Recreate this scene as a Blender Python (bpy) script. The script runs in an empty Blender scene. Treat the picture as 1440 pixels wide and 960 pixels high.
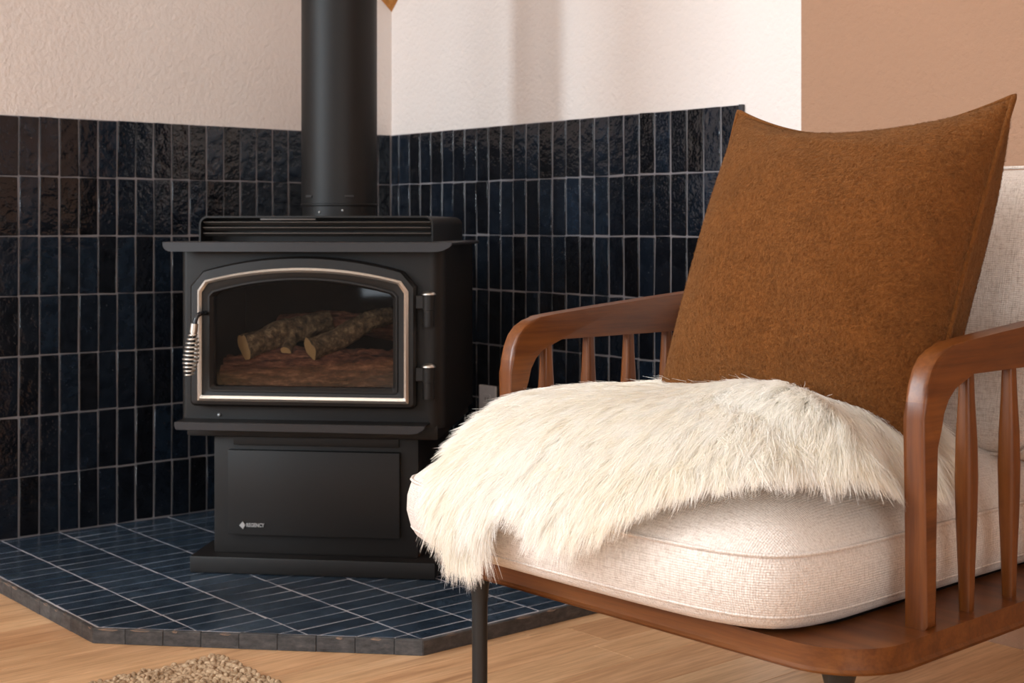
import bpy, bmesh, math, random
import numpy as np
from mathutils import Vector, Matrix, noise as mnoise

random.seed(7)
rng = np.random.default_rng(11)
PI = math.pi
SC = bpy.context.scene
COL = SC.collection

# ------------------------------------------------------------------ camera
cam_d = bpy.data.cameras.new('camera')
cam = bpy.data.objects.new('camera', cam_d)
COL.objects.link(cam)
YAW = 0.8766
cam.location = (3.4765, -2.5174, 0.8145)
cam.rotation_euler = (PI / 2, 0, YAW)
cam_d.sensor_fit = 'HORIZONTAL'
cam_d.sensor_width = 36.0
cam_d.lens = 49.04
cam_d.shift_x = 0.02621
cam_d.shift_y = -0.11021
cam_d.clip_start = 0.05
cam_d.dof.use_dof = True
cam_d.dof.focus_distance = 2.05
cam_d.dof.aperture_fstop = 10.0
SC.camera = cam

SC.cycles.max_bounces = 12
SC.cycles.diffuse_bounces = 7

# ------------------------------------------------------------------ world, light, exposure
SC.view_settings.view_transform = 'Standard'
SC.view_settings.look = 'None'
SC.view_settings.gamma = 1.0
SC.view_settings.use_curve_mapping = False
SC.view_settings.exposure = -0.05

world = bpy.data.worlds.new('daylight')
SC.world = world
world.use_nodes = True
wb = world.node_tree.nodes['Background']
wb.inputs['Color'].default_value = (0.80, 0.90, 1.0, 1)
wb.inputs['Strength'].default_value = 1.0


def area(name, loc, rot, sx, sy, power, color):
    d = bpy.data.lights.new(name, 'AREA')
    d.shape = 'RECTANGLE'
    d.size, d.size_y = sx, sy
    d.energy = power
    d.color = color
    o = bpy.data.objects.new(name, d)
    o.location = loc
    o.rotation_euler = rot
    COL.objects.link(o)
    return o


# daylight lamps filling unseen window openings, most of them added to light the room
area('added_corner_light', (0.27, -5.49, 1.85), (PI / 2, 0, 0), 0.40, 1.7, 125, (0.80, 0.92, 1.0))  # added lamp for the brighter strip of wall beside the corner
area('front_window_daylight', (1.85, -5.49, 1.85), (PI / 2, 0, 0), 1.4, 1.7, 58, (0.88, 0.94, 1.0))
area('added_chair_light', (0.772, -3.50, 1.85), (PI / 2, 0, -PI / 2), 1.8, 1.7, 146, (0.86, 0.94, 1.0))  # added lamp in the partition opening, brightens chair and sheepskin
area('second_window_daylight', (4.18, -5.49, 1.42), (PI / 2, 0, 0), 0.88, 2.04, 13, (0.84, 0.92, 1.0))
area('added_side_fill', (5.99, -3.4, 1.45), (PI / 2, 0, PI / 2), 2.2, 1.9, 46, (1.0, 0.97, 0.93))  # added fill lamp that lifts the left wall


# ------------------------------------------------------------------ helpers
def nm(name):
    m = bpy.data.materials.new(name)
    m.use_nodes = True
    nt = m.node_tree
    b = nt.nodes['Principled BSDF']
    return m, nt, b


def node(nt, kind, **kw):
    n = nt.nodes.new(kind)
    for k, v in kw.items():
        if k in n.inputs:
            n.inputs[k].default_value = v
        else:
            setattr(n, k, v)
    return n


def ramp(nt, fac, stops):
    r = nt.nodes.new('ShaderNodeValToRGB')
    cr = r.color_ramp
    while len(cr.elements) > 1:
        cr.elements.remove(cr.elements[0])
    cr.elements[0].position = stops[0][0]
    cr.elements[0].color = (*stops[0][1], 1)
    for p, c in stops[1:]:
        e = cr.elements.new(p)
        e.color = (*c, 1)
    nt.links.new(fac, r.inputs['Fac'])
    return r.outputs['Color']


def coords(nt, scale=(1, 1, 1), rand=False, rot=(0, 0, 0), world=False):
    t = nt.nodes.new('ShaderNodeTexCoord')
    src = t.outputs['Object']
    if world:
        g = nt.nodes.new('ShaderNodeNewGeometry')
        src = g.outputs['Position']
    if rand:
        oi = nt.nodes.new('ShaderNodeObjectInfo')
        mu = node(nt, 'ShaderNodeMath', operation='MULTIPLY')
        mu.inputs[1].default_value = 37.0
        nt.links.new(oi.outputs['Random'], mu.inputs[0])
        ad = node(nt, 'ShaderNodeVectorMath', operation='ADD')
        nt.links.new(src, ad.inputs[0])
        nt.links.new(mu.outputs[0], ad.inputs[1])
        src = ad.outputs[0]
    mp = nt.nodes.new('ShaderNodeMapping')
    mp.inputs['Scale'].default_value = scale
    mp.inputs['Rotation'].default_value = rot
    nt.links.new(src, mp.inputs['Vector'])
    return mp.outputs['Vector']


def noise_tex(nt, vec, scale, detail=3, rough=0.5):
    n = node(nt, 'ShaderNodeTexNoise')
    n.inputs['Scale'].default_value = scale
    n.inputs['Detail'].default_value = detail
    n.inputs['Roughness'].default_value = rough
    nt.links.new(vec, n.inputs['Vector'])
    return n.outputs['Fac']


def bump(nt, b, height, strength, dist, prev=None):
    bp = node(nt, 'ShaderNodeBump')
    bp.inputs['Strength'].default_value = strength
    bp.inputs['Distance'].default_value = dist
    nt.links.new(height, bp.inputs['Height'])
    if prev is not None:
        nt.links.new(prev, bp.inputs['Normal'])
    nt.links.new(bp.outputs['Normal'], b.inputs['Normal'])
    return bp.outputs['Normal']


def mixc(nt, fac, a, b, mode='MIX'):
    m = nt.nodes.new('ShaderNodeMix')
    m.data_type = 'RGBA'
    m.blend_type = mode
    for sock, v in ((m.inputs[0], fac), (m.inputs[6], a), (m.inputs[7], b)):
        if isinstance(v, (int, float)):
            sock.default_value = v
        elif isinstance(v, tuple):
            sock.default_value = (*v, 1)
        else:
            nt.links.new(v, sock)
    return m.outputs[2]


def plain(name, color, rough=0.5, metal=0.0, bump_s=0.0, bump_scale=60, spec=0.5, bump_d=0.001):
    m, nt, b = nm(name)
    b.inputs['Base Color'].default_value = (*color, 1)
    b.inputs['Roughness'].default_value = rough
    b.inputs['Metallic'].default_value = metal
    b.inputs['Specular IOR Level'].default_value = spec
    v = coords(nt)
    n = noise_tex(nt, v, bump_scale, 4)
    c = mixc(nt, n, tuple(x * 0.88 for x in color), tuple(min(1, x * 1.12) for x in color))
    nt.links.new(c, b.inputs['Base Color'])
    if bump_s:
        bump(nt, b, n, bump_s, bump_d)
    return m


def new_obj(name, me, mat=None, parent=None, smooth=False):
    if mat is not None:
        for x in (mat if isinstance(mat, (list, tuple)) else [mat]):
            me.materials.append(x)
    if smooth:
        me.polygons.foreach_set('use_smooth', [True] * len(me.polygons))
    o = bpy.data.objects.new(name, me)
    COL.objects.link(o)
    if parent is not None:
        o.parent = parent
    return o


def from_bm(name, bm, mat=None, parent=None, smooth=False):
    bmesh.ops.recalc_face_normals(bm, faces=bm.faces)
    me = bpy.data.meshes.new(name)
    bm.to_mesh(me)
    bm.free()
    return new_obj(name, me, mat, parent, smooth)


def smooth_angle(o, ang=35):
    """mark hard edges and shade smooth"""
    me = o.data
    bm = bmesh.new()
    bm.from_mesh(me)
    for e in bm.edges:
        if len(e.link_faces) == 2:
            e.smooth = e.calc_face_angle(0) < math.radians(ang)
    for f in bm.faces:
        f.smooth = True
    bm.to_mesh(me)
    bm.free()
    return o


def arr_mesh(name, verts, quads, smooth=True):
    me = bpy.data.meshes.new(name)
    nv, nf = len(verts), len(quads)
    me.vertices.add(nv)
    me.vertices.foreach_set('co', np.asarray(verts, dtype=np.float32).ravel())
    me.loops.add(nf * 4)
    me.loops.foreach_set('vertex_index', np.asarray(quads, dtype=np.int32).ravel())
    me.polygons.add(nf)
    me.polygons.foreach_set('loop_start', np.arange(0, nf * 4, 4, dtype=np.int32))
    me.polygons.foreach_set('use_smooth', np.full(nf, smooth))
    me.update(calc_edges=True)
    return me


def thing(name, label, cat, loc=(0, 0, 0), rotz=0.0, group=None):
    o = bpy.data.objects.new(name, None)
    o.empty_display_size = 0.1
    COL.objects.link(o)
    o.location = loc
    o.rotation_euler = (0, 0, rotz)
    o['label'] = label
    o['category'] = cat
    if group:
        o['group'] = group
    return o


def tag(o, label, cat, group=None):
    o['label'] = label
    o['category'] = cat
    if group:
        o['group'] = group
    return o


def box_bm(x0, x1, y0, y1, z0, z1, bev=0.0, seg=2, bm=None):
    bm = bm or bmesh.new()
    r = bmesh.ops.create_cube(bm, size=1.0)
    vs = r['verts']
    for v in vs:
        v.co = Vector(((x0 + x1) / 2 + v.co.x * (x1 - x0), (y0 + y1) / 2 + v.co.y * (y1 - y0), (z0 + z1) / 2 + v.co.z * (z1 - z0)))
    if bev:
        es = list({e for v in vs for e in v.link_edges})
        bmesh.ops.bevel(bm, geom=es, offset=bev, segments=seg, affect='EDGES', profile=0.6)
    return bm


def prism_bm(pts, axis, a0, a1, bev=0.0, seg=2, bm=None):
    """extrude a closed 2-D outline; axis names the extrusion direction"""
    bm = bm or bmesh.new()

    def mk(p, t):
        if axis == 'x':
            return (t, p[0], p[1])
        if axis == 'y':
            return (p[0], t, p[1])
        return (p[0], p[1], t)
    lo = [bm.verts.new(mk(p, a0)) for p in pts]
    hi = [bm.verts.new(mk(p, a1)) for p in pts]
    f0 = bm.faces.new(lo)
    f1 = bm.faces.new(hi)
    n = len(pts)
    for i in range(n):
        bm.faces.new((lo[i], lo[(i + 1) % n], hi[(i + 1) % n], hi[i]))
    if bev:
        es = [e for e in f0.edges] + [e for e in f1.edges]
        bmesh.ops.bevel(bm, geom=es, offset=bev, segments=seg, affect='EDGES', profile=0.6)
    return bm


def lathe_bm(profile, seg=24, bm=None, origin=(0, 0, 0), caps=True):
    bm = bm or bmesh.new()
    rings = []
    for r, z in profile:
        rings.append([bm.verts.new((origin[0] + r * math.cos(2 * PI * k / seg), origin[1] + r * math.sin(2 * PI * k / seg), origin[2] + z)) for k in range(seg)])
    for a, b in zip(rings, rings[1:]):
        for k in range(seg):
            bm.faces.new((a[k], a[(k + 1) % seg], b[(k + 1) % seg], b[k]))
    if caps:
        bm.faces.new(rings[0])
        bm.faces.new(rings[-1])
    return bm


def tube_bm(pts, rad, seg=10, bm=None, closed=False, flat=1.0):
    """tube along a list of points; rad is a number or a list"""
    bm = bm or bmesh.new()
    P = [Vector(p) for p in pts]
    n = len(P)
    R = rad if isinstance(rad, (list, tuple)) else [rad] * n
    up = None
    rings = []
    for i in range(n):
        if closed:
            t = (P[(i + 1) % n] - P[i - 1]).normalized()
        else:
            t = (P[min(i + 1, n - 1)] - P[max(i - 1, 0)]).normalized()
        if up is None:
            up = Vector((0, 0, 1)) if abs(t.z) < 0.9 else Vector((1, 0, 0))
        s = t.cross(up)
        if s.length < 1e-5:
            s = t.cross(Vector((0, 1, 0)))
        s.normalize()
        u = s.cross(t).normalized()
        up = u
        rings.append([bm.verts.new(P[i] + s * (R[i] * math.cos(2 * PI * k / seg)) + u * (R[i] * flat * math.sin(2 * PI * k / seg))) for k in range(seg)])
    m = n if closed else n - 1
    for i in range(m):
        a, b = rings[i], rings[(i + 1) % n]
        for k in range(seg):
            bm.faces.new((a[k], a[(k + 1) % seg], b[(k + 1) % seg], b[k]))
    if not closed:
        bm.faces.new(rings[0])
        bm.faces.new(rings[-1])
    return bm


def arc(cx, cy, r, a0, a1, n):
    return [(cx + r * math.cos(math.radians(a0 + (a1 - a0) * k / n)), cy + r * math.sin(math.radians(a0 + (a1 - a0) * k / n))) for k in range(n + 1)]


def rrect(x0, x1, y0, y1, r, n=6):
    return (arc(x1 - r, y1 - r, r, 0, 90, n) + arc(x0 + r, y1 - r, r, 90, 180, n)
            + arc(x0 + r, y0 + r, r, 180, 270, n) + arc(x1 - r, y0 + r, r, 270, 360, n))


# ------------------------------------------------------------------ materials
def plaster_mat(name, color):
    m, nt, b = nm(name)
    v = coords(nt)
    n1 = noise_tex(nt, v, 75, 4, 0.6)
    n2 = noise_tex(nt, v, 3, 2)
    c = mixc(nt, n2, tuple(x * 0.97 for x in color), tuple(min(1, x * 1.03) for x in color))
    nt.links.new(c, b.inputs['Base Color'])
    b.inputs['Roughness'].default_value = 0.75
    b.inputs['Specular IOR Level'].default_value = 0.25
    bump(nt, b, n1, 0.75, 0.005)
    return m


M_PLASTER = plaster_mat('orange peel plaster', (0.79, 0.725, 0.685))
M_ACCENT = plaster_mat('tan wall paint', (0.37, 0.215, 0.135))
M_CEIL = plaster_mat('ceiling plaster', (0.72, 0.64, 0.57))
M_ROOM = plaster_mat('greige wall paint', (0.15, 0.14, 0.135))


def tile_mat(name, lo, hi, rough, wav=0.9):
    m, nt, b = nm(name)
    oi = nt.nodes.new('ShaderNodeObjectInfo')
    base = ramp(nt, oi.outputs['Random'], [(0.0, lo), (0.35, tuple((a * 0.7 + c * 0.3) for a, c in zip(lo, hi))), (0.8, tuple((a * 0.35 + c * 0.65) for a, c in zip(lo, hi))), (1.0, hi)])
    v = coords(nt, rand=True)
    n1 = noise_tex(nt, v, 34, 3, 0.55)
    n2 = noise_tex(nt, v, 130, 3, 0.6)
    shade = ramp(nt, n1, [(0.3, (0.55, 0.55, 0.58)), (0.7, (1.35, 1.35, 1.35))])
    c = mixc(nt, 1.0, base, shade, 'MULTIPLY')
    # small worn specks of bare clay
    sp = noise_tex(nt, v, 210, 1)
    spm = ramp(nt, sp, [(0.765, (0, 0, 0)), (0.80, (1, 1, 1))])
    c = mixc(nt, spm, c, (0.10, 0.095, 0.095))
    nt.links.new(c, b.inputs['Base Color'])
    b.inputs['Roughness'].default_value = rough
    b.inputs['Specular IOR Level'].default_value = 0.55
    p = bump(nt, b, n1, wav, 0.004)
    bump(nt, b, n2, 0.25, 0.0008, p)
    return m


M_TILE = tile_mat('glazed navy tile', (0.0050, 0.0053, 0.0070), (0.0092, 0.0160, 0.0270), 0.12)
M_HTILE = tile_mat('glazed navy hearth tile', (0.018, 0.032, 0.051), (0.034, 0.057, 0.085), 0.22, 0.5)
def edge_mat():
    m, nt, b = nm('raw tile edge')
    v = coords(nt, (40, 40, 90), rand=True)
    n1 = noise_tex(nt, v, 1.0, 5, 0.7)
    c = ramp(nt, n1, [(0.30, (0.022, 0.022, 0.024)), (0.5, (0.056, 0.055, 0.056)), (0.68, (0.095, 0.090, 0.088)), (0.80, (0.16, 0.14, 0.125))])
    nt.links.new(c, b.inputs['Base Color'])
    b.inputs['Roughness'].default_value = 0.55
    bump(nt, b, n1, 0.5, 0.002)
    return m


M_EDGE = edge_mat()
M_CLAY = plain('bare clay chip', (0.24, 0.155, 0.105), 0.8, bump_s=0.4, bump_scale=120)
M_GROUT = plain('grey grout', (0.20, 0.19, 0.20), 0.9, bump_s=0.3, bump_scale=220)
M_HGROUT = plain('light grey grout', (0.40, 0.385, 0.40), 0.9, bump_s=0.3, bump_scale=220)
M_TRIM = plain('dark edge trim', (0.02, 0.021, 0.026), 0.4)

M_STOVE = plain('satin black stove paint', (0.0100, 0.0088, 0.0083), 0.46, spec=0.32, bump_s=0.12, bump_scale=900, bump_d=0.0004)
M_CAST = plain('black cast iron', (0.0110, 0.0098, 0.0092), 0.45, spec=0.34, bump_s=0.15, bump_scale=700, bump_d=0.0004)
M_FLANGE = plain('grey black steel plate', (0.022, 0.022, 0.025), 0.38, spec=0.45, bump_s=0.06, bump_scale=800, bump_d=0.0004)
M_PIPE = plain('matt black flue paint', (0.0085, 0.0077, 0.0075), 0.48, spec=0.27, bump_s=0.08, bump_scale=600, bump_d=0.0004)
M_FIREBOX = plain('sooty firebox lining', (0.010, 0.009, 0.008), 0.9, spec=0.05, bump_s=0.5, bump_scale=30, bump_d=0.003)
M_NICKEL = plain('brushed nickel', (0.66, 0.63, 0.58), 0.33, 1.0, bump_s=0.05, bump_scale=500, bump_d=0.0003)
M_SLAT = plain('bronze grey louvre', (0.10, 0.085, 0.075), 0.42, 0.3)
M_RODBLACK = plain('gloss black rod', (0.012, 0.014, 0.018), 0.22)
M_BADGE = plain('pewter badge', (0.42, 0.42, 0.42), 0.45, 0.6)
M_BLACKLEG = plain('black powder coat', (0.012, 0.012, 0.012), 0.45)
M_GAPSHADE = plain('black webbing', (0.007, 0.005, 0.004), 0.9, spec=0.05)  # near-black colour for the shade between frame and cushion
M_PLATE = plain('white plastic plate', (0.72, 0.74, 0.78), 0.35)
M_SLOT = plain('dark socket slot', (0.03, 0.03, 0.03), 0.6)


def glass_mat():
    m, nt, b = nm('stove glass')
    out = nt.nodes['Material Output']
    tr = node(nt, 'ShaderNodeBsdfTransparent')
    tr.inputs['Color'].default_value = (0.80, 0.79, 0.77, 1)
    gl = node(nt, 'ShaderNodeBsdfGlossy')
    gl.inputs['Roughness'].default_value = 0.03
    gl.inputs['Color'].default_value = (1, 1, 1, 1)
    fr = node(nt, 'ShaderNodeFresnel')
    fr.inputs['IOR'].default_value = 1.5
    mx = nt.nodes.new('ShaderNodeMixShader')
    nt.links.new(fr.outputs[0], mx.inputs[0])
    nt.links.new(tr.outputs[0], mx.inputs[1])
    nt.links.new(gl.outputs[0], mx.inputs[2])
    nt.links.new(mx.outputs[0], out.inputs['Surface'])
    return m


M_GLASS = glass_mat()


def wood_mat(name, dark, mid, light, axis='y', rough=0.36, coat=0.12, scale=1.0, rand=False, world=False):
    m, nt, b = nm(name)
    st = {'x': (1.2, 22, 22), 'y': (22, 1.2, 22), 'z': (22, 22, 1.2)}[axis]
    v = coords(nt, tuple(s * scale for s in st), rand=rand)
    n1 = noise_tex(nt, v, 1.6, 5, 0.6)
    n2 = noise_tex(nt, v, 9.0, 3, 0.65)
    c1 = ramp(nt, n1, [(0.28, dark), (0.5, mid), (0.74, light)])
    c2 = ramp(nt, n2, [(0.35, (0.74, 0.70, 0.66)), (0.6, (1.05, 1.05, 1.05))])
    c = mixc(nt, 0.75, c1, c2, 'MULTIPLY')
    if rand:
        oi = nt.nodes.new('ShaderNodeObjectInfo')
        t = ramp(nt, oi.outputs['Random'], [(0, (0.93, 0.87, 0.82)), (0.35, (1.0, 0.97, 0.93)), (0.7, (0.98, 0.99, 0.97)), (1, (1.05, 1.05, 1.02))])
        c = mixc(nt, 1.0, c, t, 'MULTIPLY')
    nt.links.new(c, b.inputs['Base Color'])
    b.inputs['Roughness'].default_value = rough
    b.inputs['Coat Weight'].default_value = coat
    b.inputs['Specular IOR Level'].default_value = 0.35
    b.inputs['Coat Roughness'].default_value = 0.18
    bump(nt, b, n2, 0.06, 0.001)
    return m


M_CHAIR_Y = wood_mat('brown stained ash along depth', (0.086, 0.0235, 0.0040), (0.142, 0.0415, 0.0070), (0.195, 0.063, 0.0112), 'y')
M_CHAIR_Z = wood_mat('brown stained ash upright', (0.086, 0.0235, 0.0040), (0.142, 0.0415, 0.0070), (0.195, 0.063, 0.0112), 'z', rand=True)
M_CHAIR_X = wood_mat('brown stained ash along width', (0.082, 0.0235, 0.0040), (0.134, 0.040, 0.0070), (0.182, 0.061, 0.0112), 'x')
M_PLANK = wood_mat('pale oak plank', (0.47, 0.265, 0.14), (0.63, 0.385, 0.21), (0.72, 0.47, 0.28), 'y', rough=0.42, coat=0.05, scale=0.75, rand=True)
M_BEAM = wood_mat('honey pine', (0.32, 0.12, 0.03), (0.45, 0.19, 0.05), (0.52, 0.25, 0.08), 'z', rough=0.4)


def linen_mat():
    m, nt, b = nm('oatmeal linen weave')
    v = coords(nt)
    tc = nt.nodes.new('ShaderNodeTexCoord')
    sn = nt.nodes.new('ShaderNodeSeparateXYZ')
    nt.links.new(tc.outputs['Normal'], sn.inputs[0])
    acc = None
    for ax in ('X', 'Y', 'Z'):
        w = node(nt, 'ShaderNodeTexWave', wave_type='BANDS', bands_direction=ax)
        w.inputs['Scale'].default_value = 105
        w.inputs['Distortion'].default_value = 1.6
        w.inputs['Detail'].default_value = 1.0
        w.inputs['Detail Scale'].default_value = 2.0
        nt.links.new(v, w.inputs['Vector'])
        sq = node(nt, 'ShaderNodeMath', operation='MULTIPLY')
        nt.links.new(sn.outputs[ax], sq.inputs[0])
        nt.links.new(sn.outputs[ax], sq.inputs[1])
        iv = node(nt, 'ShaderNodeMath', operation='SUBTRACT')
        iv.inputs[0].default_value = 1.0
        nt.links.new(sq.outputs[0], iv.inputs[1])
        p2 = node(nt, 'ShaderNodeMath', operation='POWER')
        nt.links.new(iv.outputs[0], p2.inputs[0])
        p2.inputs[1].default_value = 1.6
        ml = node(nt, 'ShaderNodeMath', operation='MULTIPLY')
        nt.links.new(w.outputs['Fac'], ml.inputs[0])
        nt.links.new(p2.outputs[0], ml.inputs[1])
        if acc is None:
            acc = ml.outputs[0]
        else:
            ad = node(nt, 'ShaderNodeMath', operation='ADD')
            nt.links.new(acc, ad.inputs[0])
            nt.links.new(ml.outputs[0], ad.inputs[1])
            acc = ad.outputs[0]
    vs = coords(nt, (60, 400, 400))
    slub = noise_tex(nt, vs, 1.0, 3, 0.7)
    vs2 = coords(nt, (500, 500, 60))
    slub2 = noise_tex(nt, vs2, 1.0, 3, 0.7)
    m3 = node(nt, 'ShaderNodeMath', operation='MULTIPLY_ADD')
    nt.links.new(slub, m3.inputs[0])
    m3.inputs[1].default_value = 1.3
    nt.links.new(acc, m3.inputs[2])
    c1 = ramp(nt, slub, [(0.30, (0.60, 0.51, 0.45)), (0.52, (0.76, 0.69, 0.63))])
    c2 = ramp(nt, slub2, [(0.32, (0.78, 0.76, 0.74)), (0.55, (1.0, 1.0, 1.0))])
    c = mixc(nt, 1.0, c1, c2, 'MULTIPLY')
    nt.links.new(c, b.inputs['Base Color'])
    b.inputs['Roughness'].default_value = 0.9
    b.inputs['Specular IOR Level'].default_value = 0.15
    b.inputs['Sheen Weight'].default_value = 0.15
    bump(nt, b, m3.outputs[0], 0.5, 0.0010)
    return m


M_LINEN = linen_mat()


def wool_mat():
    m, nt, b = nm('caramel boiled wool')
    v = coords(nt)
    n1 = noise_tex(nt, v, 190, 5, 0.68)
    n2 = noise_tex(nt, v, 28, 3, 0.6)
    c = ramp(nt, n1, [(0.30, (0.112, 0.034, 0.0060)), (0.52, (0.145, 0.047, 0.0090)), (0.74, (0.185, 0.064, 0.0140))])
    s = ramp(nt, n2, [(0.3, (0.86, 0.85, 0.84)), (0.7, (1.1, 1.1, 1.1))])
    c = mixc(nt, 1.0, c, s, 'MULTIPLY')
    nt.links.new(c, b.inputs['Base Color'])
    b.inputs['Roughness'].default_value = 0.95
    b.inputs['Specular IOR Level'].default_value = 0.1
    b.inputs['Sheen Weight'].default_value = 0.35
    b.inputs['Sheen Roughness'].default_value = 0.5
    b.inputs['Sheen Tint'].default_value = (0.75, 0.45, 0.22, 1)
    bump(nt, b, n1, 1.0, 0.0048)
    return m


M_WOOL = wool_mat()


def fur_mat():
    m, nt, b = nm('cream sheep wool')
    out = nt.nodes['Material Output']
    at = nt.nodes.new('ShaderNodeAttribute')
    at.attribute_name = 'strand'
    sep = node(nt, 'ShaderNodeSeparateColor')
    nt.links.new(at.outputs['Color'], sep.inputs[0])
    root = ramp(nt, sep.outputs[0], [(0.0, (0.93, 0.87, 0.76)), (0.4, (0.955, 0.93, 0.87)), (1.0, (0.97, 0.96, 0.94))])
    tint = ramp(nt, sep.outputs[1], [(0.0, (0.97, 0.93, 0.84)), (0.6, (1.0, 0.99, 0.965)), (1.0, (1, 1, 1))])
    c = mixc(nt, 1.0, root, tint, 'MULTIPLY')
    df = node(nt, 'ShaderNodeBsdfDiffuse')
    nt.links.new(c, df.inputs['Color'])
    tl = node(nt, 'ShaderNodeBsdfTranslucent')
    nt.links.new(c, tl.inputs['Color'])
    mx = nt.nodes.new('ShaderNodeMixShader')
    mx.inputs[0].default_value = 0.42
    nt.links.new(df.outputs[0], mx.inputs[1])
    nt.links.new(tl.outputs[0], mx.inputs[2])
    nt.links.new(mx.outputs[0], out.inputs['Surface'])
    return m


M_FUR = fur_mat()
M_JUTE = None


def jute_mat():
    m, nt, b = nm('braided jute')
    v = coords(nt, (140, 140, 140))
    n1 = noise_tex(nt, v, 1.0, 4, 0.65)
    v2 = coords(nt, (11, 11, 11))
    n2 = noise_tex(nt, v2, 2.5, 2)
    c = ramp(nt, n1, [(0.28, (0.14, 0.08, 0.04)), (0.47, (0.38, 0.26, 0.155)), (0.70, (0.60, 0.46, 0.31))])
    s = ramp(nt, n2, [(0.3, (0.8, 0.76, 0.7)), (0.7, (1.1, 1.1, 1.1))])
    c = mixc(nt, 1.0, c, s, 'MULTIPLY')
    nt.links.new(c, b.inputs['Base Color'])
    b.inputs['Roughness'].default_value = 0.9
    bump(nt, b, n1, 0.6, 0.003)
    return m


M_JUTE = jute_mat()


def log_mat(name, dark, mid, light, sx=(6, 60, 60)):
    m, nt, b = nm(name)
    v = coords(nt, sx)
    n1 = noise_tex(nt, v, 1.0, 5, 0.7)
    c = ramp(nt, n1, [(0.30, dark), (0.52, mid), (0.72, light)])
    nt.links.new(c, b.inputs['Base Color'])
    b.inputs['Roughness'].default_value = 0.85
    bump(nt, b, n1, 1.0, 0.009)
    return m


M_LOG = log_mat('grey brown ceramic bark', (0.018, 0.010, 0.005), (0.17, 0.105, 0.055), (0.50, 0.34, 0.19), (65, 65, 65))
M_REDLOG = log_mat('rusty ceramic bark', (0.012, 0.004, 0.003), (0.16, 0.055, 0.030), (0.46, 0.20, 0.11), (20, 80, 80))
M_LOGEND = plain('sawn log end', (0.58, 0.36, 0.16), 0.8, bump_s=0.4, bump_scale=90)

# ------------------------------------------------------------------ room shell
HE = 0.030            # hearth height
PT, PH = 0.0531, 0.1531
ROOM_X, ROOM_Y, ROOM_Z = 6.0, -5.5, 3.0
WX = 4.18


def struct(o):
    o['kind'] = 'structure'
    return o


floor = struct(from_bm('floor', box_bm(-0.12, ROOM_X + 0.1, ROOM_Y - 0.1, 0.12, -0.10, -0.012), M_PLANK))
wall_left = struct(from_bm('wall_left', box_bm(-0.12, -0.010, ROOM_Y - 0.1, 0.12, -0.012, ROOM_Z), M_PLASTER))
wall_right = struct(from_bm('wall_right', box_bm(-0.010, 1.540, 0.010, 0.12, -0.012, ROOM_Z), M_PLASTER))
wall_back = struct(from_bm('wall_back', box_bm(1.540, ROOM_X + 0.1, 0.010, 0.12, -0.012, ROOM_Z), M_ACCENT))


def wall_with_holes(name, u0, u1, holes, z0, z1, a0, a1, axis, mat):
    bm = bmesh.new()
    spans, u = [], u0
    for h0, h1, q0, q1 in holes:
        spans += [(u, h0, z0, z1), (h0, h1, z0, q0), (h0, h1, q1, z1)]
        u = h1
    spans.append((u, u1, z0, z1))
    for (p0, p1, q0, q1) in spans:
        if axis == 'y':
            box_bm(p0, p1, a0, a1, q0, q1, bm=bm)
        else:
            box_bm(a0, a1, p0, p1, q0, q1, bm=bm)
    return struct(from_bm(name, bm, mat))


wall_with_holes('wall_front', -0.01, ROOM_X, [(0.06, 0.48, 0.98, 2.72), (1.14, 2.56, 0.98, 2.72), (WX - 0.45, WX + 0.45, 0.385, 2.45)], -0.012, ROOM_Z, ROOM_Y - 0.1, ROOM_Y, 'y', M_ROOM)
# unseen partition added to block and shape the daylight, with an opening for one lamp
wall_with_holes('wall_light_baffle', ROOM_Y, -2.0, [(-4.42, -2.58, 0.98, 2.72)], -0.012, ROOM_Z, 0.66, 0.765, 'x', M_PLASTER)
wall_with_holes('wall_far', ROOM_Y - 0.1, 0.01, [(-4.55, -2.25, 0.45, 2.45)], -0.012, ROOM_Z, ROOM_X, ROOM_X + 0.1, 'x', M_PLASTER)
struct(from_bm('ceiling', box_bm(-0.12, ROOM_X + 0.1, ROOM_Y - 0.1, 0.12, ROOM_Z, ROOM_Z + 0.1), M_CEIL))

# timber bracket end wedged in the corner above the tiles
bm = bmesh.new()
zt = 1.481
pts_lo = [(-0.0095, 0.0095, zt)]
tip = bm.verts.new((-0.0095, 0.0095, zt))
ring0 = [bm.verts.new(p) for p in ((-0.0095, -0.068, zt + 0.066), (0.056, 0.0095, zt + 0.066), (-0.0095, 0.0095, zt + 0.066))]
ring1 = [bm.verts.new((v.co.x, v.co.y, ROOM_Z - 0.002)) for v in ring0]
bm.faces.new((tip, ring0[0], ring0[1]))
bm.faces.new((tip, ring0[1], ring0[2]))
bm.faces.new((tip, ring0[2], ring0[0]))
for i in range(3):
    bm.faces.new((ring0[i], ring0[(i + 1) % 3], ring1[(i + 1) % 3], ring1[i]))
bm.faces.new(ring1)
struct(from_bm('trim_1', bm, M_BEAM))

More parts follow.
